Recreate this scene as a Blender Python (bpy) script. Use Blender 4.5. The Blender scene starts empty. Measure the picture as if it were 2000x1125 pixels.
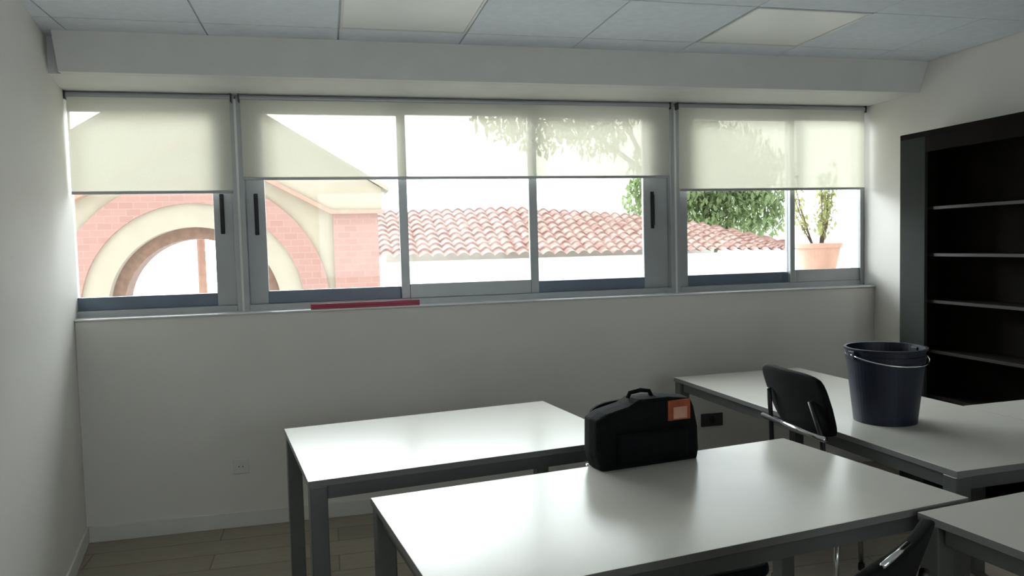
import bpy, bmesh, math, random
from mathutils import Vector, Matrix
random.seed(7)
scene = bpy.context.scene
COL = scene.collection
PI = math.pi

# ------------------------------------------------------------------ camera, world, exposure
cam_data = bpy.data.cameras.new('camera')
cam_data.sensor_width = 36.0
cam_data.lens = 1500.0 / 2000.0 * 36.0
cam_data.clip_end = 300
cam = bpy.data.objects.new('camera', cam_data)
COL.objects.link(cam)
Rm = Matrix(((0.97197724, 0.03804777, -0.23197547),
             (-0.23367132, 0.04869968, -0.97109529),
             (-0.02565088, 0.99808853, 0.05622565)))
cam.matrix_world = Matrix.Translation((0, 0, 1.5)) @ Rm.to_4x4()
scene.camera = cam
scene.view_settings.view_transform = 'Standard'
scene.view_settings.look = 'None'
scene.view_settings.gamma = 1.0
scene.view_settings.use_curve_mapping = False
scene.view_settings.exposure = 0.72

world = bpy.data.worlds.new('hazy sky')
scene.world = world
world.use_nodes = True
wn, wl = world.node_tree.nodes, world.node_tree.links
wn.clear()
wo = wn.new('ShaderNodeOutputWorld')
bg = wn.new('ShaderNodeBackground')
tc = wn.new('ShaderNodeTexCoord')
GLOW = Vector((-0.30, 0.85, 0.42)).normalized()
dot = wn.new('ShaderNodeVectorMath'); dot.operation = 'DOT_PRODUCT'
dot.inputs[1].default_value = GLOW
nrm = wn.new('ShaderNodeVectorMath'); nrm.operation = 'NORMALIZE'
wl.new(tc.outputs['Generated'], nrm.inputs[0])
wl.new(nrm.outputs[0], dot.inputs[0])
mr = wn.new('ShaderNodeMapRange')
mr.inputs['From Min'].default_value = 0.62
mr.inputs['From Max'].default_value = 1.0
mr.inputs['To Min'].default_value = 0.0
mr.inputs['To Max'].default_value = 1.0
mr.clamp = True
wl.new(dot.outputs['Value'], mr.inputs['Value'])
pw = wn.new('ShaderNodeMath'); pw.operation = 'POWER'; pw.inputs[1].default_value = 2.0
wl.new(mr.outputs['Result'], pw.inputs[0])
ma = wn.new('ShaderNodeMath'); ma.operation = 'MULTIPLY_ADD'
ma.inputs[1].default_value = 14.0      # glow of the veiled sun
ma.inputs[2].default_value = 2.25      # even bright sky
wl.new(pw.outputs[0], ma.inputs[0])
bg.inputs['Color'].default_value = (0.93, 0.97, 1.0, 1)
wl.new(ma.outputs[0], bg.inputs['Strength'])
wl.new(bg.outputs[0], wo.inputs['Surface'])


# ------------------------------------------------------------------ materials
def mat(name, col, rough=0.6, metal=0.0, spec=0.5, noise=0.0, nscale=8.0, bump=0.0, bscale=60.0, col2=None):
    m = bpy.data.materials.new(name)
    m.use_nodes = True
    nt = m.node_tree
    b = nt.nodes['Principled BSDF']
    b.inputs['Base Color'].default_value = (*col, 1)
    b.inputs['Roughness'].default_value = rough
    b.inputs['Metallic'].default_value = metal
    b.inputs['Specular IOR Level'].default_value = spec
    t = nt.nodes.new('ShaderNodeTexCoord')
    n = nt.nodes.new('ShaderNodeTexNoise')
    n.inputs['Scale'].default_value = nscale
    n.inputs['Detail'].default_value = 4
    nt.links.new(t.outputs['Object'], n.inputs['Vector'])
    if noise or col2:
        r = nt.nodes.new('ShaderNodeValToRGB')
        r.color_ramp.elements[0].position = 0.35
        r.color_ramp.elements[1].position = 0.65
        if col2:
            a, c = col, col2
        else:
            a = tuple(max(0, v * (1 - noise)) for v in col)
            c = tuple(min(1, v * (1 + noise)) for v in col)
        r.color_ramp.elements[0].color = (*a, 1)
        r.color_ramp.elements[1].color = (*c, 1)
        nt.links.new(n.outputs['Fac'], r.inputs['Fac'])
        nt.links.new(r.outputs['Color'], b.inputs['Base Color'])
    if bump:
        n2 = nt.nodes.new('ShaderNodeTexNoise')
        n2.inputs['Scale'].default_value = bscale
        nt.links.new(t.outputs['Object'], n2.inputs['Vector'])
        bp = nt.nodes.new('ShaderNodeBump')
        bp.inputs['Strength'].default_value = bump
        bp.inputs['Distance'].default_value = 0.01
        nt.links.new(n2.outputs['Fac'], bp.inputs['Height'])
        nt.links.new(bp.outputs['Normal'], b.inputs['Normal'])
    return m


M = {}
M['wall'] = mat('wall paint', (0.80, 0.775, 0.735), 0.65, noise=0.02, nscale=1.2, bump=0.03, bscale=90)
M['trim'] = mat('baseboard paint', (0.74, 0.725, 0.69), 0.4, noise=0.02)
M['beam'] = mat('pelmet paint', (0.74, 0.735, 0.72), 0.55, noise=0.02)
M['alu'] = mat('grey aluminium', (0.42, 0.44, 0.45), 0.38, metal=0.3, noise=0.03)
M['darkrail'] = mat('dark slate aluminium rail', (0.16, 0.20, 0.26), 0.4, metal=0.3, noise=0.05)  # bottom rails of the set-back sashes, darker and bluer than their frames
M['black'] = mat('black plastic', (0.006, 0.007, 0.007), 0.45, noise=0.1)
M['cloth'] = mat('black woven cloth', (0.004, 0.0045, 0.005), 0.85, spec=0.15, noise=0.2, nscale=40, bump=0.3, bscale=250)
M['chairblack'] = mat('black upholstery', (0.004, 0.0045, 0.005), 0.8, spec=0.15, noise=0.2, nscale=30, bump=0.2, bscale=300)
M['chrome'] = mat('chrome', (0.75, 0.76, 0.77), 0.15, metal=1.0)
M['legmetal'] = mat('grey painted steel', (0.14, 0.15, 0.15), 0.35, metal=0.5, noise=0.04)
M['laminate'] = mat('white laminate', (0.57, 0.555, 0.50), 0.25, spec=0.38, noise=0.015, nscale=5)
M['edgeband'] = mat('grey edge band', (0.17, 0.17, 0.165), 0.35, noise=0.02)
M['bucket'] = mat('navy plastic', (0.0025, 0.006, 0.022), 0.5, noise=0.1, nscale=5)
M['red'] = mat('magenta red plastic', (0.42, 0.03, 0.08), 0.4, noise=0.1)
M['orange'] = mat('orange patch', (0.30, 0.055, 0.015), 0.6, noise=0.15, nscale=30)
M['patch'] = mat('pale patch', (0.50, 0.26, 0.18), 0.6, noise=0.1, nscale=30)
M['socket'] = mat('white socket plastic', (0.72, 0.73, 0.71), 0.35)
M['greysocket'] = mat('dark socket plastic', (0.05, 0.055, 0.055), 0.4)
M['darkwood'] = mat('dark brown veneer', (0.007, 0.0045, 0.003), 0.7, spec=0.1, noise=0.3, nscale=6)
M['shelfedge'] = mat('brown shelf edge', (0.016, 0.012, 0.009), 0.45, noise=0.1)
M['greyside'] = mat('grey panel', (0.030, 0.035, 0.031), 0.75, spec=0.2, noise=0.05)
M['ceiltile'] = mat('ceiling tile', (0.80, 0.845, 0.90), 0.8, noise=0.03, nscale=30, bump=0.15, bscale=200)
M['ceilgrid'] = mat('ceiling grid', (0.80, 0.845, 0.90), 0.5)
M['diffuser'] = mat('opal diffuser', (0.86, 0.87, 0.84), 0.35, noise=0.01)
M['cream'] = mat('cream stucco', (0.37, 0.335, 0.275), 0.85, noise=0.04, nscale=3)
M['pavement'] = mat('pale paving', (0.74, 0.76, 0.79), 0.85, noise=0.05, nscale=1)
M['whitewash'] = mat('whitewashed wall', (0.80, 0.79, 0.74), 0.8, noise=0.03, nscale=2)
M['terracotta'] = mat('terracotta', (0.42, 0.25, 0.20), 0.8, noise=0.1, nscale=6)
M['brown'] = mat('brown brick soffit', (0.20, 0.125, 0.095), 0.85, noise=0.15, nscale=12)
M['bark'] = mat('bark', (0.12, 0.08, 0.05), 0.9, noise=0.3, nscale=14)
M['soil'] = mat('soil', (0.06, 0.04, 0.03), 0.95, noise=0.3, nscale=20)
M['tile'] = mat('roof tile clay', (0.24, 0.125, 0.105), 0.8, nscale=5.5, col2=(0.40, 0.29, 0.26))


def brick_mat():
    m = mat('pink brick', (0.60, 0.30, 0.25), 0.85)
    nt = m.node_tree
    b = nt.nodes['Principled BSDF']
    br = nt.nodes.new('ShaderNodeTexBrick')
    br.inputs['Color1'].default_value = (0.36, 0.215, 0.19, 1)
    br.inputs['Color2'].default_value = (0.33, 0.185, 0.165, 1)
    br.inputs['Mortar'].default_value = (0.36, 0.235, 0.21, 1)
    br.inputs['Scale'].default_value = 2.2
    mp = nt.nodes.new('ShaderNodeMapping')
    mp.inputs['Rotation'].default_value = (PI / 2, 0, 0)
    nt.links.new(nt.nodes['Texture Coordinate'].outputs['Object'], mp.inputs['Vector'])
    nt.links.new(mp.outputs[0], br.inputs['Vector'])
    nt.links.new(br.outputs['Color'], b.inputs['Base Color'])
    return m


M['brick'] = brick_mat()


def floor_mat():
    m = mat('laminate floor planks', (0.2, 0.17, 0.13), 0.5)
    nt = m.node_tree
    b = nt.nodes['Principled BSDF']
    t = nt.nodes['Texture Coordinate']
    br = nt.nodes.new('ShaderNodeTexBrick')
    br.inputs['Color1'].default_value = (0.44, 0.39, 0.30, 1)
    br.inputs['Color2'].default_value = (0.34, 0.30, 0.235, 1)
    br.inputs['Mortar'].default_value = (0.24, 0.20, 0.16, 1)
    br.inputs['Scale'].default_value = 1.0
    br.inputs['Mortar Size'].default_value = 0.004
    br.inputs['Brick Width'].default_value = 1.2
    br.inputs['Row Height'].default_value = 0.19
    nt.links.new(t.outputs['Object'], br.inputs['Vector'])
    n = nt.nodes.new('ShaderNodeTexNoise')
    mp = nt.nodes.new('ShaderNodeMapping')
    mp.inputs['Scale'].default_value = (1.5, 22, 1)
    nt.links.new(t.outputs['Object'], mp.inputs['Vector'])
    nt.links.new(mp.outputs[0], n.inputs['Vector'])
    n.inputs['Detail'].default_value = 5
    mx = nt.nodes.new('ShaderNodeMix')
    mx.data_type = 'RGBA'
    mx.blend_type = 'MULTIPLY'
    mx.inputs[0].default_value = 0.5
    nt.links.new(br.outputs['Color'], mx.inputs[6])
    nt.links.new(n.outputs['Color'], mx.inputs[7])
    nt.links.new(mx.outputs[2], b.inputs['Base Color'])
    return m


M['floor'] = floor_mat()


def glass_mat():
    m = bpy.data.materials.new('window glass')
    m.use_nodes = True
    nt = m.node_tree
    nt.nodes.clear()
    o = nt.nodes.new('ShaderNodeOutputMaterial')
    mx = nt.nodes.new('ShaderNodeMixShader')
    tr = nt.nodes.new('ShaderNodeBsdfTransparent')
    tr.inputs[0].default_value = (0.95, 0.97, 0.96, 1)
    gl = nt.nodes.new('ShaderNodeBsdfGlossy')
    gl.inputs['Roughness'].default_value = 0.02
    fr = nt.nodes.new('ShaderNodeFresnel')
    fr.inputs['IOR'].default_value = 1.35
    nt.links.new(fr.outputs[0], mx.inputs[0])
    nt.links.new(tr.outputs[0], mx.inputs[1])
    nt.links.new(gl.outputs[0], mx.inputs[2])
    nt.links.new(mx.outputs[0], o.inputs[0])
    return m


M['glass'] = glass_mat()


def screen_mat():
    """roller blind screen: partly see-through weave"""
    m = bpy.data.materials.new('screen fabric')
    m.use_nodes = True
    nt = m.node_tree
    nt.nodes.clear()
    o = nt.nodes.new('ShaderNodeOutputMaterial')
    tr = nt.nodes.new('ShaderNodeBsdfTransparent')
    tr.inputs[0].default_value = (0.98, 0.96, 0.88, 1)
    tl = nt.nodes.new('ShaderNodeBsdfTranslucent')
    tl.inputs[0].default_value = (0.86, 0.85, 0.78, 1)
    df = nt.nodes.new('ShaderNodeBsdfDiffuse')
    df.inputs[0].default_value = (0.78, 0.77, 0.72, 1)
    a = nt.nodes.new('ShaderNodeMixShader')
    b = nt.nodes.new('ShaderNodeMixShader')
    a.inputs[0].default_value = 0.72      # share of diffuse against translucent
    b.inputs[0].default_value = 0.76      # share of thread against open weave
    # fine weave variation
    t = nt.nodes.new('ShaderNodeTexCoord')
    n = nt.nodes.new('ShaderNodeTexNoise')
    n.inputs['Scale'].default_value = 120
    r = nt.nodes.new('ShaderNodeMapRange')
    r.inputs['To Min'].default_value = 0.66
    r.inputs['To Max'].default_value = 0.74
    nt.links.new(t.outputs['Object'], n.inputs['Vector'])
    nt.links.new(n.outputs['Fac'], r.inputs['Value'])
    nt.links.new(r.outputs[0], b.inputs[0])
    nt.links.new(tl.outputs[0], a.inputs[1])
    nt.links.new(df.outputs[0], a.inputs[2])
    nt.links.new(tr.outputs[0], b.inputs[1])
    nt.links.new(a.outputs[0], b.inputs[2])
    nt.links.new(b.outputs[0], o.inputs[0])
    return m


M['screen'] = screen_mat()


def leaf_mat(name, c1, c2):
    m = mat(name, c1, 0.6, nscale=1.5, col2=c2)
    nt = m.node_tree
    b = nt.nodes['Principled BSDF']
    o = nt.nodes['Material Output']
    tl = nt.nodes.new('ShaderNodeBsdfTranslucent')
    tl.inputs[0].default_value = (*c2, 1)
    mx = nt.nodes.new('ShaderNodeMixShader')
    mx.inputs[0].default_value = 0.4
    nt.links.new(b.outputs[0], mx.inputs[1])
    nt.links.new(tl.outputs[0], mx.inputs[2])
    nt.links.new(mx.outputs[0], o.inputs[0])
    return m


M['leaf'] = leaf_mat('tree leaves', (0.10, 0.17, 0.05), (0.22, 0.32, 0.10))
M['leafdark'] = leaf_mat('dense leaves', (0.10, 0.14, 0.06), (0.24, 0.31, 0.14))
M['leafpale'] = leaf_mat('pale yellow leaves', (0.22, 0.26, 0.09), (0.38, 0.38, 0.18))


# ------------------------------------------------------------------ mesh helpers
def add_box(bm, lo, hi, mi=0):
    x0, y0, z0 = lo
    x1, y1, z1 = hi
    vs = [bm.verts.new(p) for p in ((x0, y0, z0), (x1, y0, z0), (x1, y1, z0), (x0, y1, z0),
                                    (x0, y0, z1), (x1, y0, z1), (x1, y1, z1), (x0, y1, z1))]
    for f in ((0, 3, 2, 1), (4, 5, 6, 7), (0, 1, 5, 4), (1, 2, 6, 5), (2, 3, 7, 6), (3, 0, 4, 7)):
        fc = bm.faces.new([vs[i] for i in f])
        fc.material_index = mi
    return vs


def add_prism(bm, pts, axis, a, b):
    """extrude a 2-D outline along an axis: 'x' -> pts are (y,z), 'y' -> (x,z), 'z' -> (x,y)"""
    def P(p, t):
        return {'x': (t, p[0], p[1]), 'y': (p[0], t, p[1]), 'z': (p[0], p[1], t)}[axis]
    A = [bm.verts.new(P(p, a)) for p in pts]
    B = [bm.verts.new(P(p, b)) for p in pts]
    n = len(pts)
    bm.faces.new(A)
    bm.faces.new(B[::-1])
    for i in range(n):
        bm.faces.new((A[i], B[i], B[(i + 1) % n], A[(i + 1) % n]))


def add_tube(bm, pts, r, seg=10, cap=True):
    pts = [Vector(p) for p in pts]
    rings = []
    up = Vector((0, 0, 1))
    prev = None
    for i, p in enumerate(pts):
        if i == 0:
            d = pts[1] - p
        elif i == len(pts) - 1:
            d = p - pts[i - 1]
        else:
            d = (pts[i + 1] - p).normalized() + (p - pts[i - 1]).normalized()
        d.normalize()
        if prev is None:
            ref = up if abs(d.dot(up)) < 0.9 else Vector((1, 0, 0))
            u = d.cross(ref).normalized()
        else:
            u = (prev - d * prev.dot(d)).normalized()
        prev = u
        v = d.cross(u)
        rr = r[i] if isinstance(r, (list, tuple)) else r
        rings.append([bm.verts.new(p + (u * math.cos(2 * PI * k / seg) + v * math.sin(2 * PI * k / seg)) * rr) for k in range(seg)])
    for a, b in zip(rings[:-1], rings[1:]):
        for k in range(seg):
            bm.faces.new((a[k], a[(k + 1) % seg], b[(k + 1) % seg], b[k]))
    if cap:
        bm.faces.new(rings[0][::-1])
        bm.faces.new(rings[-1])


def add_lathe(bm, prof, seg=40, c=(0, 0)):
    rings = []
    for r, z in prof:
        if r < 1e-5:
            rings.append([bm.verts.new((c[0], c[1], z))])
        else:
            rings.append([bm.verts.new((c[0] + r * math.cos(2 * PI * k / seg), c[1] + r * math.sin(2 * PI * k / seg), z)) for k in range(seg)])
    for a, b in zip(rings[:-1], rings[1:]):
        for k in range(seg):
            q = (k + 1) % seg
            if len(a) == 1:
                bm.faces.new((a[0], b[q], b[k]))
            elif len(b) == 1:
                bm.faces.new((a[k], a[q], b[0]))
            else:
                bm.faces.new((a[k], a[q], b[q], b[k]))


def obj(name, bm, m, parent=None, bevel=0.0, smooth=False, seg=2, subsurf=0):
    bmesh.ops.recalc_face_normals(bm, faces=bm.faces)
    me = bpy.data.meshes.new(name)
    bm.to_mesh(me)
    bm.free()
    for mm in (m if isinstance(m, list) else [m]):
        me.materials.append(mm)
    o = bpy.data.objects.new(name, me)
    COL.objects.link(o)
    if smooth:
        for p in me.polygons:
            p.use_smooth = True
    if bevel:
        b = o.modifiers.new('bevel', 'BEVEL')
        b.width = bevel
        b.segments = seg
        b.limit_method = 'ANGLE'
    if subsurf:
        s = o.modifiers.new('subsurf', 'SUBSURF')
        s.levels = subsurf
        s.render_levels = subsurf
    if parent:
        o.parent = parent
    return o


def box(name, lo, hi, m, parent=None, bevel=0.0):
    bm = bmesh.new()
    add_box(bm, lo, hi)
    return obj(name, bm, m, parent, bevel)


def tag(o, label, cat, group=None, kind=None):
    o['label'] = label
    o['category'] = cat
    if group:
        o['group'] = group
    if kind:
        o['kind'] = kind
    return o


def thing(name, label, cat, loc=(0, 0, 0), rotz=0.0, group=None):
    o = bpy.data.objects.new(name, None)
    o.empty_display_size = 0.1
    COL.objects.link(o)
    o.location = loc
    o.rotation_euler = (0, 0, rotz)
    return tag(o, label, cat, group)


def struct(o, label=None, cat=None):
    o['kind'] = 'structure'
    if label:
        o['label'] = label
    if cat:
        o['category'] = cat
    return o


def dup(root, label):
    r = root.copy()
    COL.objects.link(r)
    r['label'] = label
    for ch in list(root.children):
        c = ch.copy()
        COL.objects.link(c)
        c.parent = r
        for g in list(ch.children):
            d = g.copy()
            COL.objects.link(d)
            d.parent = c
    return r


# ------------------------------------------------------------------ room shell
YW = 4.36        # inner face of the wall under the windows
YO = 4.60        # outer face
XR = 3.50
YB = -2.3
ZC = 2.52
ZS = 1.16        # sill height
def xl(y):       # the left wall runs a little skew
    return -1.28 - 0.149 * (y - YW)


bm = bmesh.new()
add_box(bm, (-2.2, YB - 0.2, -0.2), (XR + 0.25, YO, 0))
struct(obj('floor', bm, M['floor']), 'grey brown laminate plank floor', 'floor')

bm = bmesh.new()
add_prism(bm, [(xl(YB), YB), (xl(YB) - 0.25, YB), (xl(YO) - 0.25, YO), (xl(YO), YO)], 'z', 0, ZC + 0.2)
struct(obj('wall_left', bm, M['wall']), 'plain off-white wall running along the left edge', 'wall')
struct(box('wall_right', (XR, YB, 0), (XR + 0.25, YO, ZC + 0.2), M['wall']), 'plain off-white wall behind the bookcase', 'wall')
# rear wall, unseen; its window is added as fill light from behind the viewer
BX0, BX1, BZ0, BZ1 = -0.15, 2.65, 1.05, 2.35
bm = bmesh.new()
add_box(bm, (-2.2, YB - 0.2, 0), (BX0, YB, ZC + 0.2))
add_box(bm, (BX1, YB - 0.2, 0), (XR + 0.25, YB, ZC + 0.2))
add_box(bm, (BX0, YB - 0.2, 0), (BX1, YB, BZ0))
add_box(bm, (BX0, YB - 0.2, BZ1), (BX1, YB, ZC + 0.2))
struct(obj('wall_back', bm, M['wall']), 'off-white wall behind the viewer with an added fill light opening', 'wall')
bm = bmesh.new()
add_prism(bm, [(xl(YW), YW), (xl(YO), YO), (XR, YO), (XR, YW)], 'z', 0, ZS)
struct(obj('wall_front', bm, M['wall'], bevel=0.004), 'off-white wall under the row of windows', 'wall')
# ceiling slab with tile relief
bm = bmesh.new()
add_box(bm, (-2.2, YB - 0.2, ZC + 0.012), (XR + 0.25, YO, ZC + 0.2))
ceil = struct(obj('ceiling', bm, M['ceilgrid']), 'suspended ceiling of pale square tiles', 'ceiling')
PANELS = {(1, 0), (4, 0)}
bm = bmesh.new()
for i in range(-3, 7):
    for j in range(-10, 3):
        x0 = 0.09 + 0.6 * (i - 1)
        y0 = 3.10 + 0.6 * j
        if (i, j) in PANELS:
            continue
        x1, y1 = x0 + 0.6, y0 + 0.6
        x1 = min(x1, XR - 0.002)
        y1 = min(y1, 4.2)
        if y1 - y0 < 0.05 or x1 - x0 < 0.05:
            continue
        g = 0.003
        add_box(bm, (x0 + g, y0 + g, ZC), (x1 - g, y1 - g, ZC + 0.0125))
obj('ceiling_tile', bm, M['ceiltile'], ceil, bevel=0.003)
# pelmet box over the windows with a leaning face
bm = bmesh.new()
add_prism(bm, [(3.90, ZC + 0.002), (3.97, 2.35), (4.02, 2.35), (4.02, ZC + 0.002)], 'x', -1.175, XR)
add_prism(bm, [(4.02, ZC + 0.002), (4.02, 2.35), (YO, 2.35), (YO, ZC + 0.002)], 'x', -1.35, XR)
bm2 = bm
struct(obj('trim_1', bm2, M['beam'], bevel=0.003), 'boxed pelmet across the top of the windows', 'beam')

# glossy pale sill slab on the low wall
M['sill'] = mat('pale polished sill', (0.80, 0.81, 0.82), 0.22, spec=0.7, noise=0.02)
bm = bmesh.new()
add_prism(bm, [(xl(YW - 0.012), YW - 0.012), (xl(4.459), 4.459), (XR, 4.459), (XR, YW - 0.012)], 'z', ZS + 0.0005, ZS + 0.012)
struct(obj('trim_5', bm, M['sill'], bevel=0.005, seg=3), 'polished pale window sill slab', 'sill')
# baseboards
bm = bmesh.new()
add_prism(bm, [(xl(YW) + 0.012, YW - 0.012), (xl(YW), YW), (XR, YW), (XR, YW - 0.012)], 'z', 0, 0.085)
struct(obj('baseboard_front', bm, M['trim'], bevel=0.003), 'low white baseboard under the windows', 'baseboard')
bm = bmesh.new()
n = Vector((1, 0.149)).normalized() * 0.012
add_prism(bm, [(xl(YB), YB), (xl(YB) + n.x, YB), (xl(YW - 0.012) + n.x, YW - 0.012), (xl(YW - 0.012), YW - 0.012)], 'z', 0, 0.085)
struct(obj('baseboard_left', bm, M['trim'], bevel=0.003), 'low white baseboard along the left wall', 'baseboard')
struct(box('baseboard_right', (XR - 0.012, YB, 0), (XR, YW - 0.012, 0.085), M['trim'], bevel=0.003), 'low white baseboard along the right wall', 'baseboard')

# ------------------------------------------------------------------ windows
Y0, Y1 = 4.46, 4.56
ZT = 2.35
ZG0, ZG1 = 1.275, 2.262


def frame_rect(bm, x0, x1, z0, z1, w, y0, y1, bot=None, top=None, left=None, right=None):
    bot = w if bot is None else bot
    top = w if top is None else top
    left = w if left is None else left
    right = w if right is None else right
    add_box(bm, (x0, y0, z0), (x0 + left, y1, z1))
    add_box(bm, (x1 - right, y0, z0), (x1, y1, z1))
    add_box(bm, (x0 + left, y0, z0), (x1 - right, y1, z0 + bot))
    add_box(bm, (x0 + left, y0, z1 - top), (x1 - right, y1, z1))


def window(name, x0, x1, panes, handles, label):
    """panes: (glass_x0, glass_x1, front) ; outer frame then one sash with a pane each"""
    root = bpy.data.objects.new(name, None)
    COL.objects.link(root)
    root.location = ((x0 + x1) / 2, Y0, ZS)
    struct(root, label, 'window')
    ox, oy, oz = root.location
    L = lambda x, y, z: (x - ox, y - oy, z - oz)

    def b(bmx, lo, hi):
        add_box(bmx, L(*lo), L(*hi))
    bm = bmesh.new()
    t = 0.03
    b(bm, (x0, Y0, ZS), (x0 + t, Y1, ZT))
    b(bm, (x1 - t, Y0, ZS), (x1, Y1, ZT))
    b(bm, (x0 + t, Y0, ZT - 0.03), (x1 - t, Y1, ZT))
    b(bm, (x0 + t, Y0, ZS), (x1 - t, Y1, ZS + 0.045))
    obj('window_frame', bm, M['alu'], root, bevel=0.003)
    for k, (g0, g1, sx0, sx1, front) in enumerate(panes):
        ys = (Y0 + 0.012, Y0 + 0.042) if front else (Y0 + 0.048, Y0 + 0.078)
        bm = bmesh.new()
        zb = ZS + 0.045
        b(bm, (sx0, ys[0], zb), (g0, ys[1], ZT - 0.03))
        b(bm, (g1, ys[0], zb), (sx1, ys[1], ZT - 0.03))
        b(bm, (g0, ys[0], ZG1), (g1, ys[1], ZT - 0.03))
        if front:
            b(bm, (g0, ys[0], zb), (g1, ys[1], ZG0 + 0.012))
        sash = obj('sash', bm, M['alu'], root, bevel=0.003)
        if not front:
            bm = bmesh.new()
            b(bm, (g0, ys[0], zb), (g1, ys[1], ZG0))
            obj('bottom_rail', bm, M['darkrail'], sash, bevel=0.002)
        bm = bmesh.new()
        ym = (ys[0] + ys[1]) / 2
        b(bm, (g0 - 0.004, ym - 0.003, ZG0 - 0.004), (g1 + 0.004, ym + 0.003, ZG1 + 0.004))
        obj('pane', bm, M['glass'], sash)
    for hx, hz0, hz1 in handles:
        bm = bmesh.new()
        yb = Y0 + 0.048
        b(bm, (hx - 0.011, yb - 0.010, hz0), (hx + 0.011, yb, hz1))
        b(bm, (hx - 0.007, yb - 0.028, hz0 + 0.02), (hx + 0.007, yb - 0.01, hz1 - 0.02))
        obj('handle', bm, M['black'], root, bevel=0.003)
    return root


window('window_1', -1.335, -0.462, [(-1.315, -0.60, -1.33, -0.492, False)], [(-0.555, 1.60, 1.82)],
       'grey sliding window at the left end')
window('window_2', -0.458, 2.13,
       [(-0.327, 0.415, -0.428, 0.45, False), (0.461, 1.188, 0.412, 1.238, True), (1.236, 1.938, 1.21, 2.10, False)],
       [(-0.375, 1.59, 1.82), (1.995, 1.58, 1.81)], 'wide grey sliding window with three panes')
window('window_3', 2.134, XR,
       [(2.236, 2.953, 2.164, 2.985, False), (2.984, 3.492, 2.95, 3.499, True)], [],
       'grey sliding window beside the right wall')
bm = bmesh.new()  # unseen glazed opening, added to let sky fill the room from behind
add_box(bm, (BX0, YB - 0.12, BZ0), (BX0 + 0.05, YB - 0.06, BZ1))
add_box(bm, (BX1 - 0.05, YB - 0.12, BZ0), (BX1, YB - 0.06, BZ1))
add_box(bm, (BX0 + 0.05, YB - 0.12, BZ0), (BX1 - 0.05, YB - 0.06, BZ0 + 0.05))
add_box(bm, (BX0 + 0.05, YB - 0.12, BZ1 - 0.05), (BX1 - 0.05, YB - 0.06, BZ1))
add_box(bm, (1.225, YB - 0.12, BZ0 + 0.05), (1.275, YB - 0.06, BZ1 - 0.05))
fill_win = struct(obj('fill_window', bm, M['alu'], bevel=0.003), 'grey framed window added for fill light in the wall behind the viewer', 'window')
for a, b in ((BX0 + 0.05, 1.225), (1.275, BX1 - 0.05)):
    box('pane', (a, YB - 0.093, BZ0 + 0.05), (b, YB - 0.087, BZ1 - 0.05), M['glass'], fill_win)
# thin bright cover strips on the joints between the window frames
for k, x in enumerate((-0.46, 2.132)):
    struct(box('trim_%d' % (k + 2), (x - 0.006, Y0 - 0.006, ZS), (x + 0.006, Y0, 2.33), M['trim'], bevel=0.001),
           'thin pale joint strip between two windows', 'trim')


# ------------------------------------------------------------------ roller blinds
def blind(x0, x1, zb, label):
    yb = 4.42
    t = thing('roller_blind', label, 'blind', ((x0 + x1) / 2, yb, zb), group=None)
    w = (x1 - x0) / 2
    H = 2.335 - zb
    bm = bmesh.new()
    add_box(bm, (-w + 0.008, -0.0006, 0.006), (w - 0.008, 0.0006, H))
    obj('blind_fabric', bm, M['screen'], t)
    bm = bmesh.new()
    add_box(bm, (-w + 0.008, -0.006, -0.008), (w - 0.008, 0.006, 0.008))
    obj('bottom_bar', bm, M['alu'], t, bevel=0.003)
    bm = bmesh.new()
    add_tube(bm, [(-w + 0.004, 0.012, H - 0.004), (w - 0.004, 0.012, H - 0.004)], 0.017, 14)
    obj('roller_tube', bm, M['alu'], t, smooth=False)
    for s in (-1, 1):
        bm = bmesh.new()
        add_box(bm, (s * w - 0.003, -0.012, H - 0.028), (s * w + 0.003, 0.032, 2.35 - zb - 0.0005))
        obj('bracket', bm, M['greysocket'], t, bevel=0.001)
    return t


blind(-1.283, -0.475, 1.825, 'off-white screen roller blind over the left end window')
blind(-0.435, 2.085, 1.895, 'wide off-white screen roller blind over the three-pane window')
blind(2.135, 3.475, 1.812, 'off-white screen roller blind beside the right wall')

# red strip lying on the sill
bm = bmesh.new()
add_box(bm, (-0.30, -0.014, 0), (0.30, 0.014, 0.012))
add_box(bm, (-0.30, -0.014, 0.012), (0.30, -0.009, 0.030))
tag(obj('plastic_strip', bm, M['red'], bevel=0.002), 'thin magenta red strip lying on the window sill', 'strip')
o = bpy.data.objects['plastic_strip']
o.location = (0.20, 4.372, ZS + 0.012)


# ------------------------------------------------------------------ sockets
def socket(x, z, w, face_m, label):
    t = thing('wall_socket', label, 'socket', (x, YW, z))
    bm = bmesh.new()
    add_box(bm, (-w, -0.010, -0.041), (w, 0, 0.041))
    obj('face_plate', bm, face_m, t, bevel=0.004)
    bm = bmesh.new()
    c = [(0.021 * math.cos(2 * PI * k / 24), 0.021 * math.sin(2 * PI * k / 24)) for k in range(24)]
    add_prism(bm, c, 'y', -0.0125, -0.010)
    ins = obj('insert', bm, M['socket'] if face_m is not M['greysocket'] else M['black'], t)
    bm = bmesh.new()
    for hx in (-0.0095, 0.0095):
        add_prism(bm, [(hx + 0.003 * math.cos(2 * PI * k / 12), 0.003 * math.sin(2 * PI * k / 12)) for k in range(12)], 'y', -0.0130, -0.0124)
    obj('pin_hole', bm, M['black'], ins)
    return t


socket(-0.50, 0.335, 0.041, M['socket'], 'white wall socket low on the wall left of the tables')
socket(2.31, 0.37, 0.075, M['greysocket'], 'dark wall socket right of the black bag')


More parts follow.
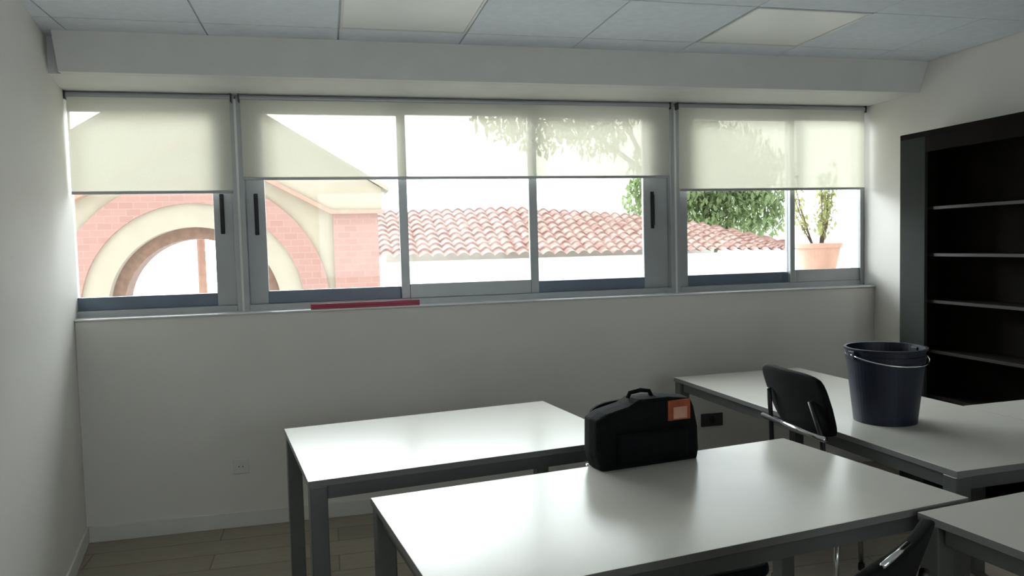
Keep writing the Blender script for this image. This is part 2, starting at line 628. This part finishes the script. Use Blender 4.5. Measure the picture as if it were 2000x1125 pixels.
# ------------------------------------------------------------------ ceiling light panels
def panel(x0, y0, label):
    t = thing('ceiling_light', label, 'ceiling light', (x0 + 0.3, y0 + 0.3, ZC), group=None)
    bm = bmesh.new()
    frame = 0.012
    for lo, hi in (((-0.295, -0.295), (0.295, -0.283)), ((-0.295, 0.283), (0.295, 0.295)),
                   ((-0.295, -0.283), (-0.283, 0.283)), ((0.283, -0.283), (0.295, 0.283))):
        add_box(bm, (lo[0], lo[1], -0.004), (hi[0], hi[1], 0.012))
    obj('frame', bm, M['socket'], t, bevel=0.001)
    bm = bmesh.new()
    add_box(bm, (-0.283, -0.283, 0.000), (0.283, 0.283, 0.010))
    obj('diffuser', bm, M['diffuser'], t)
    return t


panel(0.09, 3.10, 'square unlit ceiling light panel above the three-pane window')
panel(1.89, 3.10, 'square unlit ceiling light panel nearer the bookcase')


# ------------------------------------------------------------------ tables
def table(loc, yaw_deg, w, d, label):
    """loc = rear-left corner of the top; local x along the rear edge, local -y towards the viewer"""
    t = thing('office_table', label, 'table', (loc[0], loc[1], 0), math.radians(yaw_deg), 'white office tables')
    H = 0.74
    bm = bmesh.new()
    add_box(bm, (0, -d, H - 0.022), (w, 0, H))
    top = obj('tabletop', bm, [M['laminate'], M['edgeband']], t, bevel=0.0015)
    for p in top.data.polygons:
        p.material_index = 0 if abs(p.normal.z) > 0.5 else 1
    bm = bmesh.new()
    a, b = 0.020, 0.045
    z0, z1 = H - 0.072, H - 0.023
    add_box(bm, (0.0625, -d + a, z0), (w - 0.0625, -d + b, z1))
    add_box(bm, (0.0625, -b, z0), (w - 0.0625, -a, z1))
    add_box(bm, (a, -d + 0.07, z0), (b, -0.07, z1))
    add_box(bm, (w - b, -d + 0.07, z0), (w - a, -0.07, z1))
    obj('apron', bm, M['legmetal'], t, bevel=0.002)
    s = 0.058
    for lx, ly in ((0.004, -s - 0.004), (w - s - 0.004, -s - 0.004), (0.004, -d + 0.004), (w - s - 0.004, -d + 0.004)):
        bm = bmesh.new()
        add_box(bm, (lx, ly, 0), (lx + s, ly + s, H - 0.0225))
        obj('leg', bm, M['legmetal'], t, bevel=0.004)
    return t


table((-0.208, 3.385), 8.3, 1.21, 0.82, 'white table nearest the left wall, left of the black bag')
table((0.10, 2.345), 8.1, 1.575, 0.765, 'white table in the foreground with the black bag at its far edge')
table((1.85, 3.92), 2.4, 0.80, 1.90, 'long white table carrying the blue bucket, under the right window')
table((2.703, 2.80), 2.4, 0.50, 0.78, 'small white table between the long table and the bookcase')
table((1.545, 1.755), 7.0, 1.45, 0.75, 'white table cut off at the lower right corner')


# ------------------------------------------------------------------ chairs
def make_chair(label):
    t = thing('office_chair', label, 'chair', group='black chairs at the tables')
    # seat: padded slab with rounded plan
    bm = bmesh.new()
    pts = []
    for cx, cy, a0 in ((0.16, 0.16, 0), (-0.16, 0.16, 90), (-0.17, -0.15, 180), (0.17, -0.15, 270)):
        for k in range(5):
            a = math.radians(a0 + k * 22.5)
            pts.append((cx + 0.06 * math.cos(a), cy + 0.06 * math.sin(a)))
    add_prism(bm, pts, 'z', 0.425, 0.47)
    obj('seat', bm, M['chairblack'], t, bevel=0.015, seg=3)
    # backrest: curved leaning shell with rounded corners
    bm = bmesh.new()
    NX, NZ = 16, 12
    W2, ZB, ZT2 = 0.215, 0.71, 0.965

    def bp(u, v, off):
        # u -1..1, v 0..1 ; superellipse corner rounding
        z = ZB + (ZT2 - ZB) * v
        vv = abs(v * 2 - 1)
        half = W2 * (1 - 0.10 * vv ** 6)
        if v < 0.5:
            half *= (0.93 + 0.14 * v)
        x = half * u
        zz = z - 0.018 * (abs(u) ** 5) * (1 if v > 0.5 else -1) * vv
        y = -0.215 - 0.075 * v + 0.025 * u * u + off
        return (x, y, zz)
    fr = [[bm.verts.new(bp(-1 + 2 * i / NX, j / NZ, 0.013)) for i in range(NX + 1)] for j in range(NZ + 1)]
    bk = [[bm.verts.new(bp(-1 + 2 * i / NX, j / NZ, -0.013)) for i in range(NX + 1)] for j in range(NZ + 1)]
    for j in range(NZ):
        for i in range(NX):
            bm.faces.new((fr[j][i], fr[j][i + 1], fr[j + 1][i + 1], fr[j + 1][i]))
            bm.faces.new((bk[j][i + 1], bk[j][i], bk[j + 1][i], bk[j + 1][i + 1]))
    for j in range(NZ):
        bm.faces.new((fr[j][0], fr[j + 1][0], bk[j + 1][0], bk[j][0]))
        bm.faces.new((fr[j + 1][NX], fr[j][NX], bk[j][NX], bk[j + 1][NX]))
    for i in range(NX):
        bm.faces.new((fr[0][i + 1], fr[0][i], bk[0][i], bk[0][i + 1]))
        bm.faces.new((fr[NZ][i], fr[NZ][i + 1], bk[NZ][i + 1], bk[NZ][i]))
    obj('backrest', bm, M['chairblack'], t, bevel=0.006, smooth=True, seg=2)
    # back uprights and low cross rail in chrome tube
    for s in (-1, 1):
        bm = bmesh.new()
        add_tube(bm, [(s * 0.19, -0.10, 0.415), (s * 0.19, -0.20, 0.42), (s * 0.19, -0.232, 0.46),
                      (s * 0.188, -0.238, 0.60), (s * 0.185, -0.243, 0.72), (s * 0.15, -0.272, 0.86)], 0.010)
        obj('back_upright', bm, M['black'], t, smooth=True)
    bm = bmesh.new()
    add_tube(bm, [(-0.225, -0.258, 0.728), (0.225, -0.258, 0.728)], 0.012)
    obj('cross_rail', bm, M['chrome'], t, smooth=True)
    bm = bmesh.new()
    for s in (-1, 1):
        add_tube(bm, [(s * 0.19, 0.18, 0.415), (s * 0.19, -0.18, 0.415)], 0.010)
    add_tube(bm, [(-0.19, 0.17, 0.415), (0.19, 0.17, 0.415)], 0.010)
    add_tube(bm, [(-0.19, -0.17, 0.415), (0.19, -0.17, 0.415)], 0.010)
    obj('seat_frame', bm, M['chrome'], t, smooth=True)
    for sx in (-1, 1):
        for sy in (-1, 1):
            bm = bmesh.new()
            add_tube(bm, [(sx * 0.19, sy * 0.18, 0.42), (sx * 0.215, sy * 0.215, 0.012)], 0.011)
            lg = obj('leg', bm, M['chrome'], t, smooth=True)
            bm = bmesh.new()
            add_lathe(bm, [(0, 0), (0.014, 0), (0.014, 0.03), (0, 0.03)], 14, (sx * 0.215, sy * 0.215))
            obj('foot_cap', bm, M['black'], lg)
    return t


ch = make_chair('black chair tucked under the table beside the blue bucket')
ch.location = (2.06, 2.72, 0)
ch.scale = (1, 1, 1.01)
ch.rotation_euler = (0, 0, math.radians(-92))
c2 = dup(ch, 'black chair with a chrome edge in the foreground near the lower right corner')
c2.location = (0.815, 1.365, 0)
c2.scale = (1, 1, 0.997)
c2.rotation_euler = (0, 0, math.radians(32))
bm = bmesh.new()
add_tube(bm, [(-0.01, -0.292, 0.967), (-0.06, -0.292, 0.967), (-0.13, -0.290, 0.966)], 0.005)
obj('top_trim', bm, M['chrome'], c2, smooth=True)
c3 = dup(ch, 'black chair tucked between the two left tables behind the bag')
c3.location = (1.13, 2.36, 0)
c3.scale = (1, 1, 0.955)
c3.rotation_euler = (0, 0, math.radians(187))


# ------------------------------------------------------------------ black bag
bag = thing('black_bag', 'black soft bag with an orange patch standing on the far table edge', 'bag',
            (1.03, 2.448, 0.74), math.radians(8))
bag.scale = (0.85, 1, 0.93)
bm = bmesh.new()
prof = [(-0.20, 0.0), (0.235, 0.0), (0.243, 0.03), (0.240, 0.12), (0.222, 0.20), (0.205, 0.232), (0.10, 0.245), (-0.04, 0.245),
        (-0.085, 0.225), (-0.19, 0.205), (-0.235, 0.185), (-0.238, 0.06), (-0.22, 0.012)]
dep = 0.055
rings = []
for yy, sc in ((-dep, 0.93), (-dep * 0.8, 0.98), (0, 1.0), (dep * 0.8, 0.98), (dep, 0.93)):
    rings.append([bm.verts.new((p[0] * sc, yy, 0.0 + max(0, (p[1] - 0.12) * sc + 0.12) if p[1] > 0.012 else 0.0)) for p in prof])
n = len(prof)
for a, b in zip(rings[:-1], rings[1:]):
    for k in range(n):
        bm.faces.new((a[k], a[(k + 1) % n], b[(k + 1) % n], b[k]))
bm.faces.new(rings[0])
bm.faces.new(rings[-1][::-1])
obj('bag_body', bm, M['cloth'], bag, bevel=0.008, seg=3)
bm = bmesh.new()
add_tube(bm, [(-0.06, 0, 0.243), (-0.05, 0, 0.262), (0.0, 0, 0.268), (0.04, 0, 0.262), (0.05, 0, 0.243)], 0.008)
obj('grab_handle', bm, M['cloth'], bag, smooth=True)
bm = bmesh.new()
add_box(bm, (-0.15, -dep - 0.018, 0.025), (0.17, -dep + 0.002, 0.13))
obj('front_pocket', bm, M['cloth'], bag, bevel=0.012)
bm = bmesh.new()
add_box(bm, (0.085, -dep - 0.005, 0.156), (0.190, -dep + 0.003, 0.230))
pt = obj('orange_patch', bm, M['orange'], bag, bevel=0.002)
bm = bmesh.new()
add_box(bm, (0.108, -dep - 0.008, 0.162), (0.172, -dep - 0.004, 0.205))
obj('pale_label', bm, M['patch'], pt, bevel=0.001)

# ------------------------------------------------------------------ bucket
bk = thing('bucket', 'dark blue plastic bucket standing on the right table', 'bucket', (2.205, 2.685, 0.74))
bm = bmesh.new()
add_lathe(bm, [(0, 0.004), (0.112, 0.004), (0.115, 0.0), (0.120, 0.0), (0.121, 0.01), (0.148, 0.255), (0.151, 0.256), (0.152, 0.275),
               (0.148, 0.276), (0.150, 0.296), (0.157, 0.298), (0.158, 0.305), (0.146, 0.305), (0.116, 0.012), (0, 0.010)], 56)
obj('bucket_body', bm, M['bucket'], bk, smooth=False)
bm = bmesh.new()
hp = []
for k in range(15):
    a = PI * k / 14
    hp.append((-0.160 * math.cos(a), -0.165 * math.sin(a) - 0.0, 0.280 - 0.035 * math.sin(a)))
add_tube(bm, hp, 0.003)
obj('bail_handle', bm, M['chrome'], bk, smooth=True)
for s in (-1, 1):
    bm = bmesh.new()
    add_box(bm, (s * 0.150 - 0.012, -0.018, 0.262), (s * 0.150 + 0.012, 0.018, 0.296))
    obj('handle_lug', bm, M['bucket'], bk, bevel=0.003)

# ------------------------------------------------------------------ bookcase
X0B, X1B, YB0, YB1, HB = 3.24, XR - 0.013, 1.95, 3.825, 2.07
bc = thing('bookcase', 'tall dark brown bookcase with empty shelves against the right wall', 'bookcase', ((X0B + X1B) / 2, (YB0 + YB1) / 2, 0))
ox, oy = bc.location.x, bc.location.y


def bb(name, lo, hi, m, bevel=0.002, parent=bc):
    return box(name, (lo[0] - ox, lo[1] - oy, lo[2]), (hi[0] - ox, hi[1] - oy, hi[2]), m, parent, bevel)


bb('side_panel', (X0B + 0.02, YB1 - 0.025, 0), (X1B, YB1, HB - 0.03), M['darkwood'])
bb('side_panel', (X0B, YB0, 0), (X1B, YB0 + 0.025, HB - 0.03), M['darkwood'])
bb('back_panel', (X1B - 0.012, YB0 + 0.025, 0.07), (X1B, YB1 - 0.025, HB - 0.03), M['darkwood'])
bb('top_panel', (X0B, YB0, HB - 0.03), (X1B, YB1, HB), M['darkwood'])
bb('plinth', (X0B + 0.03, YB0 + 0.025, 0), (X0B + 0.05, YB1 - 0.025, 0.07), M['darkwood'])
bb('header', (X0B, YB0 + 0.025, HB - 0.115), (X0B + 0.02, YB1 - 0.19, HB - 0.03), M['darkwood'])
bb('front_stile', (X0B, YB1 - 0.19, 0.0), (X0B + 0.02, YB1, HB - 0.03), M['greyside'])
for z in (0.07, 0.33, 0.58, 0.835, 1.115, 1.375, 1.635):
    s = bb('shelf', (X0B + 0.035, YB0 + 0.025, z), (X1B - 0.012, YB1 - 0.025, z + 0.018), M['darkwood'])
    bb('shelf_edge', (X0B + 0.032, YB0 + 0.026, z + 0.001), (X0B + 0.0352, YB1 - 0.026, z + 0.017), M['shelfedge'], 0, s)

# ------------------------------------------------------------------ the rest of the building this room is in
bm = bmesh.new()
add_box(bm, (-14, -2.5, 2.75), (18, 4.62, 8.0))
add_box(bm, (-14, -2.5, -3.2), (18, 4.62, -0.22))
add_box(bm, (-14, -2.5, -0.22), (-2.3, 4.62, 2.75))
add_box(bm, (XR + 0.27, -2.5, -0.22), (18, 4.62, 2.75))
struct(obj('wall_outer', bm, M['cream']), 'outer masonry of the building around the room', 'wall')

# ------------------------------------------------------------------ outside: ground
GZ = -3.2
bm = bmesh.new()
add_box(bm, (-80, -80, GZ - 0.2), (120, 120, GZ))
struct(obj('ground', bm, M['pavement']), 'pale paved courtyard outside', 'ground')

# ------------------------------------------------------------------ outside: gabled arch building
YF = 14.0
AX, AZ = -2.2, 0.55
arch = thing('arched_building', 'cream and pink brick gabled building with a large round arch outside', 'building', (AX, YF, GZ))


def L2(x, z):
    return (x - AX, z - GZ)


def arc(r, n=40, a0=0.0, a1=PI):
    return [(AX + r * math.cos(a0 + (a1 - a0) * k / n), AZ + r * math.sin(a0 + (a1 - a0) * k / n)) for k in range(n + 1)]


def band(r0, r1, y0, y1, name, m, legs=True):
    """arch ring with straight legs to the ground"""
    bm = bmesh.new()
    o_ = [L2(*p) for p in arc(r1)]
    i_ = [L2(*p) for p in arc(r0)]
    if legs:
        o_ = [L2(AX + r1, GZ)] + o_ + [L2(AX - r1, GZ)]
        i_ = [L2(AX + r0, GZ)] + i_ + [L2(AX - r0, GZ)]
    n = len(o_)
    V = [[bm.verts.new((p[0], y, p[1])) for p in ring] for ring in (o_, i_) for y in (y0, y1)]
    oa, ob, ia, ib = V
    for k in range(n - 1):
        bm.faces.new((oa[k], oa[k + 1], ia[k + 1], ia[k]))
        bm.faces.new((ob[k + 1], ob[k], ib[k], ib[k + 1]))
        bm.faces.new((oa[k], ob[k], ob[k + 1], oa[k + 1]))
        bm.faces.new((ia[k + 1], ib[k + 1], ib[k], ia[k]))
    for k in (0, n - 1):
        bm.faces.new((oa[k], ia[k], ib[k], ob[k]))
    return obj(name, bm, m, arch)


# wall face around the arch, as two mirrored halves in one mesh
bm = bmesh.new()
RW = 1.80
top_z = lambda x: 4.45 - 0.62 * abs(x - AX)
o_ = arc(RW, 40)
inner = [(AX + RW, GZ)] + o_ + [(AX - RW, GZ)]
outer = [(0.88, GZ)]
for k in range(41):
    a = PI * k / 40
    # cast a ray from the arch centre to the gable outline
    dx, dz = math.cos(a), math.sin(a)
    best = None
    if abs(dx) > 1e-6:
        tt = 3.08 / abs(dx)
        if AZ + dz * tt <= top_z(AX + 3.08):
            best = tt
    if best is None:
        best = (4.45 - AZ) / (dz + 0.62 * abs(dx))
    outer.append((AX + dx * best, AZ + dz * best))
outer.append((AX - 3.08, GZ))
rings = []
for y in (0.0, 0.7):
    rings.append(([bm.verts.new((L2(*p)[0], y, L2(*p)[1])) for p in inner], [bm.verts.new((L2(*p)[0], y, L2(*p)[1])) for p in outer]))
(ia, oa), (ib, ob) = rings
for k in range(len(inner) - 1):
    bm.faces.new((ia[k], oa[k], oa[k + 1], ia[k + 1]))
    bm.faces.new((ib[k + 1], ob[k + 1], ob[k], ib[k]))
    bm.faces.new((oa[k], ob[k], ob[k + 1], oa[k + 1]))
    bm.faces.new((ia[k + 1], ib[k + 1], ib[k], ia[k]))
for k in (0, -1):
    bm.faces.new((ia[k], ib[k], ob[k], oa[k]))
obj('facade_wall', bm, M['cream'], arch)
band(1.79, 2.22, -0.06, 0.02, 'brick_arch_band', M['brick'])
band(1.39, 1.80, 0.0, 0.35, 'cream_arch_band', M['cream'])
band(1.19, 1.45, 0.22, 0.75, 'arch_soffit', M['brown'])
for s in (-1, 1):
    bm = bmesh.new()
    add_box(bm, (min(s * 2.32, s * 3.1), -0.07, 0), (max(s * 2.32, s * 3.1), 0.05, 2.16 - GZ))
    obj('brick_pier', bm, M['brick'], arch)
# raking cornice, cream, proud of the wall
bm = bmesh.new()
pts = [(AX, 4.52), (AX + 3.17, 2.56), (AX + 3.17, 2.16), (AX + 2.31, 2.16), (AX, 3.42), (AX - 2.31, 2.16), (AX - 3.17, 2.16), (AX - 3.17, 2.56)]
add_prism(bm, [L2(*p) for p in pts], 'y', -0.16, 0.0)
obj('raking_cornice', bm, M['cream'], arch)
bm = bmesh.new()
pts = [(AX, 3.44), (AX + 2.30, 2.185), (AX + 3.22, 2.185), (AX + 3.22, 2.12), (AX + 2.28, 2.12), (AX, 3.36), (AX - 2.28, 2.12), (AX - 3.22, 2.12), (AX - 3.22, 2.185), (AX - 2.30, 2.185)]
add_prism(bm, [L2(*p) for p in pts], 'y', -0.21, 0.0)
obj('cornice_moulding', bm, M['terracotta'], arch)
bm = bmesh.new()
pts = [(AX, 4.60), (AX + 3.3, 2.57), (AX + 3.3, 2.50), (AX, 4.50), (AX - 3.3, 2.50), (AX - 3.3, 2.57)]
add_prism(bm, [L2(*p) for p in pts], 'y', -0.25, 2.4)
obj('roof', bm, M['cream'], arch)
for s in (-1, 1):
    bm = bmesh.new()
    add_lathe(bm, [(0, 0), (0.13, 0), (0.13, 0.12), (0.085, 0.2), (0.075, 4.95), (0.12, 5.1), (0, 5.1)], 20, (-0.10 + (0 if s < 0 else 1.9), 1.4))
    obj('column', bm, M['terracotta'], arch, smooth=False)

# ------------------------------------------------------------------ outside: low wing with tiled roof
wing = thing('tiled_roof_building', 'low white building with a clay tile roof across the courtyard', 'building', (6.0, 19.0, GZ))
RZ = [(0.6, 2.34), (5.0, 2.42), (8.4, 2.18), (10.7, 1.88), (12.2, 1.30)]


def ridge_z(x):
    for (a, za), (b, zb_) in zip(RZ[:-1], RZ[1:]):
        if x <= b:
            return za + (zb_ - za) * (x - a) / (b - a)
    return RZ[-1][1]


bm = bmesh.new()
rows, pitchx = 9, 0.30
NXr = 12 * 40
grid = []
xs = [0.6 + (12.2 - 0.6) * i / NXr for i in range(NXr + 1)]
for j in range(rows * 2 + 1):
    r_ = j // 2
    up = j / (rows * 2)
    line = []
    for x in xs:
        ye = 18.0
        yr = 20.5 - (1.9 * max(0, x - 10.7) / 1.5)
        ze = 1.235 - 0.01 * (x - 0.6)
        zr = ridge_z(x)
        v = (r_ + (1 if j % 2 else 0)) / rows if j % 2 else r_ / rows
        v = min(1, v)
        yy = ye + (yr - ye) * v
        zz = ze + (zr - ze) * v
        ph = ((x + 0.0 * r_) / pitchx) % 1.0
        zz += 0.085 * abs(math.sin(PI * ph)) + (0.05 if j % 2 == 0 else 0.0)
        line.append(bm.verts.new((x - 6.0, yy - 19.0 - (0.001 if j % 2 == 0 else 0), zz - GZ)))
    grid.append(line)
for j in range(len(grid) - 1):
    for i in range(NXr):
        bm.faces.new((grid[j][i], grid[j][i + 1], grid[j + 1][i + 1], grid[j + 1][i]))
obj('tile_roof', bm, M['tile'], wing)
bm = bmesh.new()
add_box(bm, (0.75 - 6, 18.25 - 19, 0), (12.0 - 6, 18.6 - 19, 1.14 - GZ))
add_box(bm, (0.75 - 6, 18.6 - 19, 0), (1.1 - 6, 20.4 - 19, 1.14 - GZ))
add_box(bm, (11.5 - 6, 18.6 - 19, 0), (12.0 - 6, 19.3 - 19, 1.14 - GZ))
obj('wall', bm, M['whitewash'], wing)
bm = bmesh.new()
add_box(bm, (0.6 - 6, 18.05 - 19, 1.08 - GZ), (12.1 - 6, 18.4 - 19, 1.16 - GZ))
obj('eave', bm, M['whitewash'], wing)
bm = bmesh.new()
add_box(bm, (1.5 - 6, 20.5 - 19, 0), (11 - 6, 20.8 - 19, 1.8 - GZ))
obj('rear_wall', bm, M['whitewash'], wing)


# ------------------------------------------------------------------ outside: trees and potted plant
def tree(name, label, cat, base, blobs, nleaf, lsize, m, trunk=None, seed=1):
    rnd = random.Random(seed)
    t = thing(name, label, cat, base)
    bm = bmesh.new()
    tot = sum(b[3] ** 2 for b in blobs)
    for (bx, by, bz, r) in blobs:
        for k in range(int(nleaf * r * r / tot)):
            while True:
                p = Vector((rnd.uniform(-1, 1), rnd.uniform(-1, 1), rnd.uniform(-1, 1)))
                if 0.25 < p.length < 1:
                    break
            c = Vector((bx - base[0], by - base[1], bz - base[2])) + p * r
            s = lsize * rnd.uniform(0.6, 1.3)
            R = Matrix.Rotation(rnd.uniform(0, 2 * PI), 3, 'Z') @ Matrix.Rotation(rnd.uniform(0, PI), 3, 'X')
            vs = [bm.verts.new(c + R @ Vector(q)) for q in ((-s * 0.4, 0, 0), (0, -s, s * 0.15), (s * 0.4, 0, 0), (0, s, s * 0.15))]
            bm.faces.new(vs)
    obj('foliage', bm, m, t)
    if trunk:
        bm = bmesh.new()
        for path, rad in trunk:
            add_tube(bm, [Vector(p) - Vector(base) for p in path], rad, 10)
        obj('trunk', bm, M['bark'], t, smooth=True)
    return t


blobs = [(9.9, 22.5, 2.75, .9), (10.5, 22.5, 3.6, 1.3), (11.4, 23, 2.4, 1.1), (12.3, 23, 2.6, 1.25), (13.3, 23, 2.4, 1.2),
         (12.0, 23, 4.0, 1.5), (13.4, 23.5, 3.9, 1.4), (14.4, 23.3, 2.3, .9), (14.5, 23.5, 3.6, 1.0), (11.2, 23, 5.0, 1.2)]
tree('tree', 'leafy green tree behind the right end of the tiled roof', 'tree', (12.3, 23, GZ), blobs, 13000, 0.13, M['leafdark'],
     [([(12.3, 23, GZ), (12.4, 23, -1), (12.2, 23, 1.5), (12.0, 23, 3.5)], [0.25, 0.2, 0.15, 0.06]),
      ([(12.25, 23, 1.0), (11.2, 22.8, 2.4), (10.3, 22.6, 3.4)], [0.12, 0.08, 0.03]),
      ([(12.25, 23, 1.0), (13.2, 23.1, 2.3), (14.0, 23.3, 3.4)], [0.12, 0.08, 0.03])], 3)
blobs = [(6.0, 25, 6.2, 1.4), (7.2, 25, 5.7, 1.3), (8.2, 25, 6.4, 1.4), (9.2, 25, 5.4, 1.2), (9.6, 25, 6.6, 1.4), (5.0, 25, 7.0, 1.2)]
tree('tree', 'pale yellowish tree crown seen through the wide blind', 'tree', (11.6, 25, GZ), blobs, 5000, 0.16, M['leafpale'],
     [([(11.6, 25, GZ), (11.6, 25, 1), (11.2, 25, 3.5), (10.0, 25, 5.8)], [0.2, 0.16, 0.12, 0.05]),
      ([(11.1, 25, 3.7), (8.8, 25, 5.3), (6.2, 25, 6.0)], [0.1, 0.06, 0.03])], 5)

# white parapet with a potted shrub
struct(box('trim_4', (4.9, 7.85, GZ), (8.5, 8.35, 1.08), M['whitewash'], bevel=0.01), 'white parapet wall outside the right window', 'wall')
pot = thing('potted_shrub', 'terracotta pot with a light green shrub outside the right window', 'plant', (5.71, 8.1, 1.08))
bm = bmesh.new()
add_lathe(bm, [(0, 0), (0.19, 0), (0.20, 0.02), (0.255, 0.29), (0.275, 0.29), (0.28, 0.34), (0.255, 0.345), (0.24, 0.30), (0, 0.30)], 40)
obj('pot', bm, M['terracotta'], pot)
bm = bmesh.new()
add_lathe(bm, [(0, 0.315), (0.236, 0.312), (0.236, 0.30), (0, 0.30)], 30)
obj('soil', bm, M['soil'], pot)
rnd = random.Random(11)
bm = bmesh.new()
bs = bmesh.new()
for k in range(16):
    a = rnd.uniform(0, 2 * PI)
    top = Vector((math.cos(a) * 0.34 * rnd.uniform(.3, 1) - 0.08, math.sin(a) * 0.2, rnd.uniform(0.6, 1.25)))
    base_ = Vector((math.cos(a) * 0.05, math.sin(a) * 0.05, 0.30))
    mid = (top + base_) / 2 + Vector((0.03 * math.cos(a), 0.03 * math.sin(a), 0.05))
    add_tube(bs, [base_, mid, top], [0.008, 0.006, 0.003], 6)
    for q in range(34):
        f = rnd.uniform(0.35, 1.05)
        c = base_.lerp(mid, f * 2) if f < 0.5 else mid.lerp(top, f * 2 - 1)
        c = c + Vector((rnd.uniform(-1, 1), rnd.uniform(-1, 1), rnd.uniform(-1, 1))) * 0.07
        s = rnd.uniform(0.025, 0.05)
        R = Matrix.Rotation(rnd.uniform(0, 2 * PI), 3, 'Z') @ Matrix.Rotation(rnd.uniform(0, PI), 3, 'X')
        bm.faces.new([bm.verts.new(c + R @ Vector(v)) for v in ((-s * .5, 0, 0), (0, -s, 0), (s * .5, 0, 0), (0, s, 0))])
obj('foliage', bm, M['leafpale'], pot)
obj('stem', bs, M['bark'], pot, smooth=True)
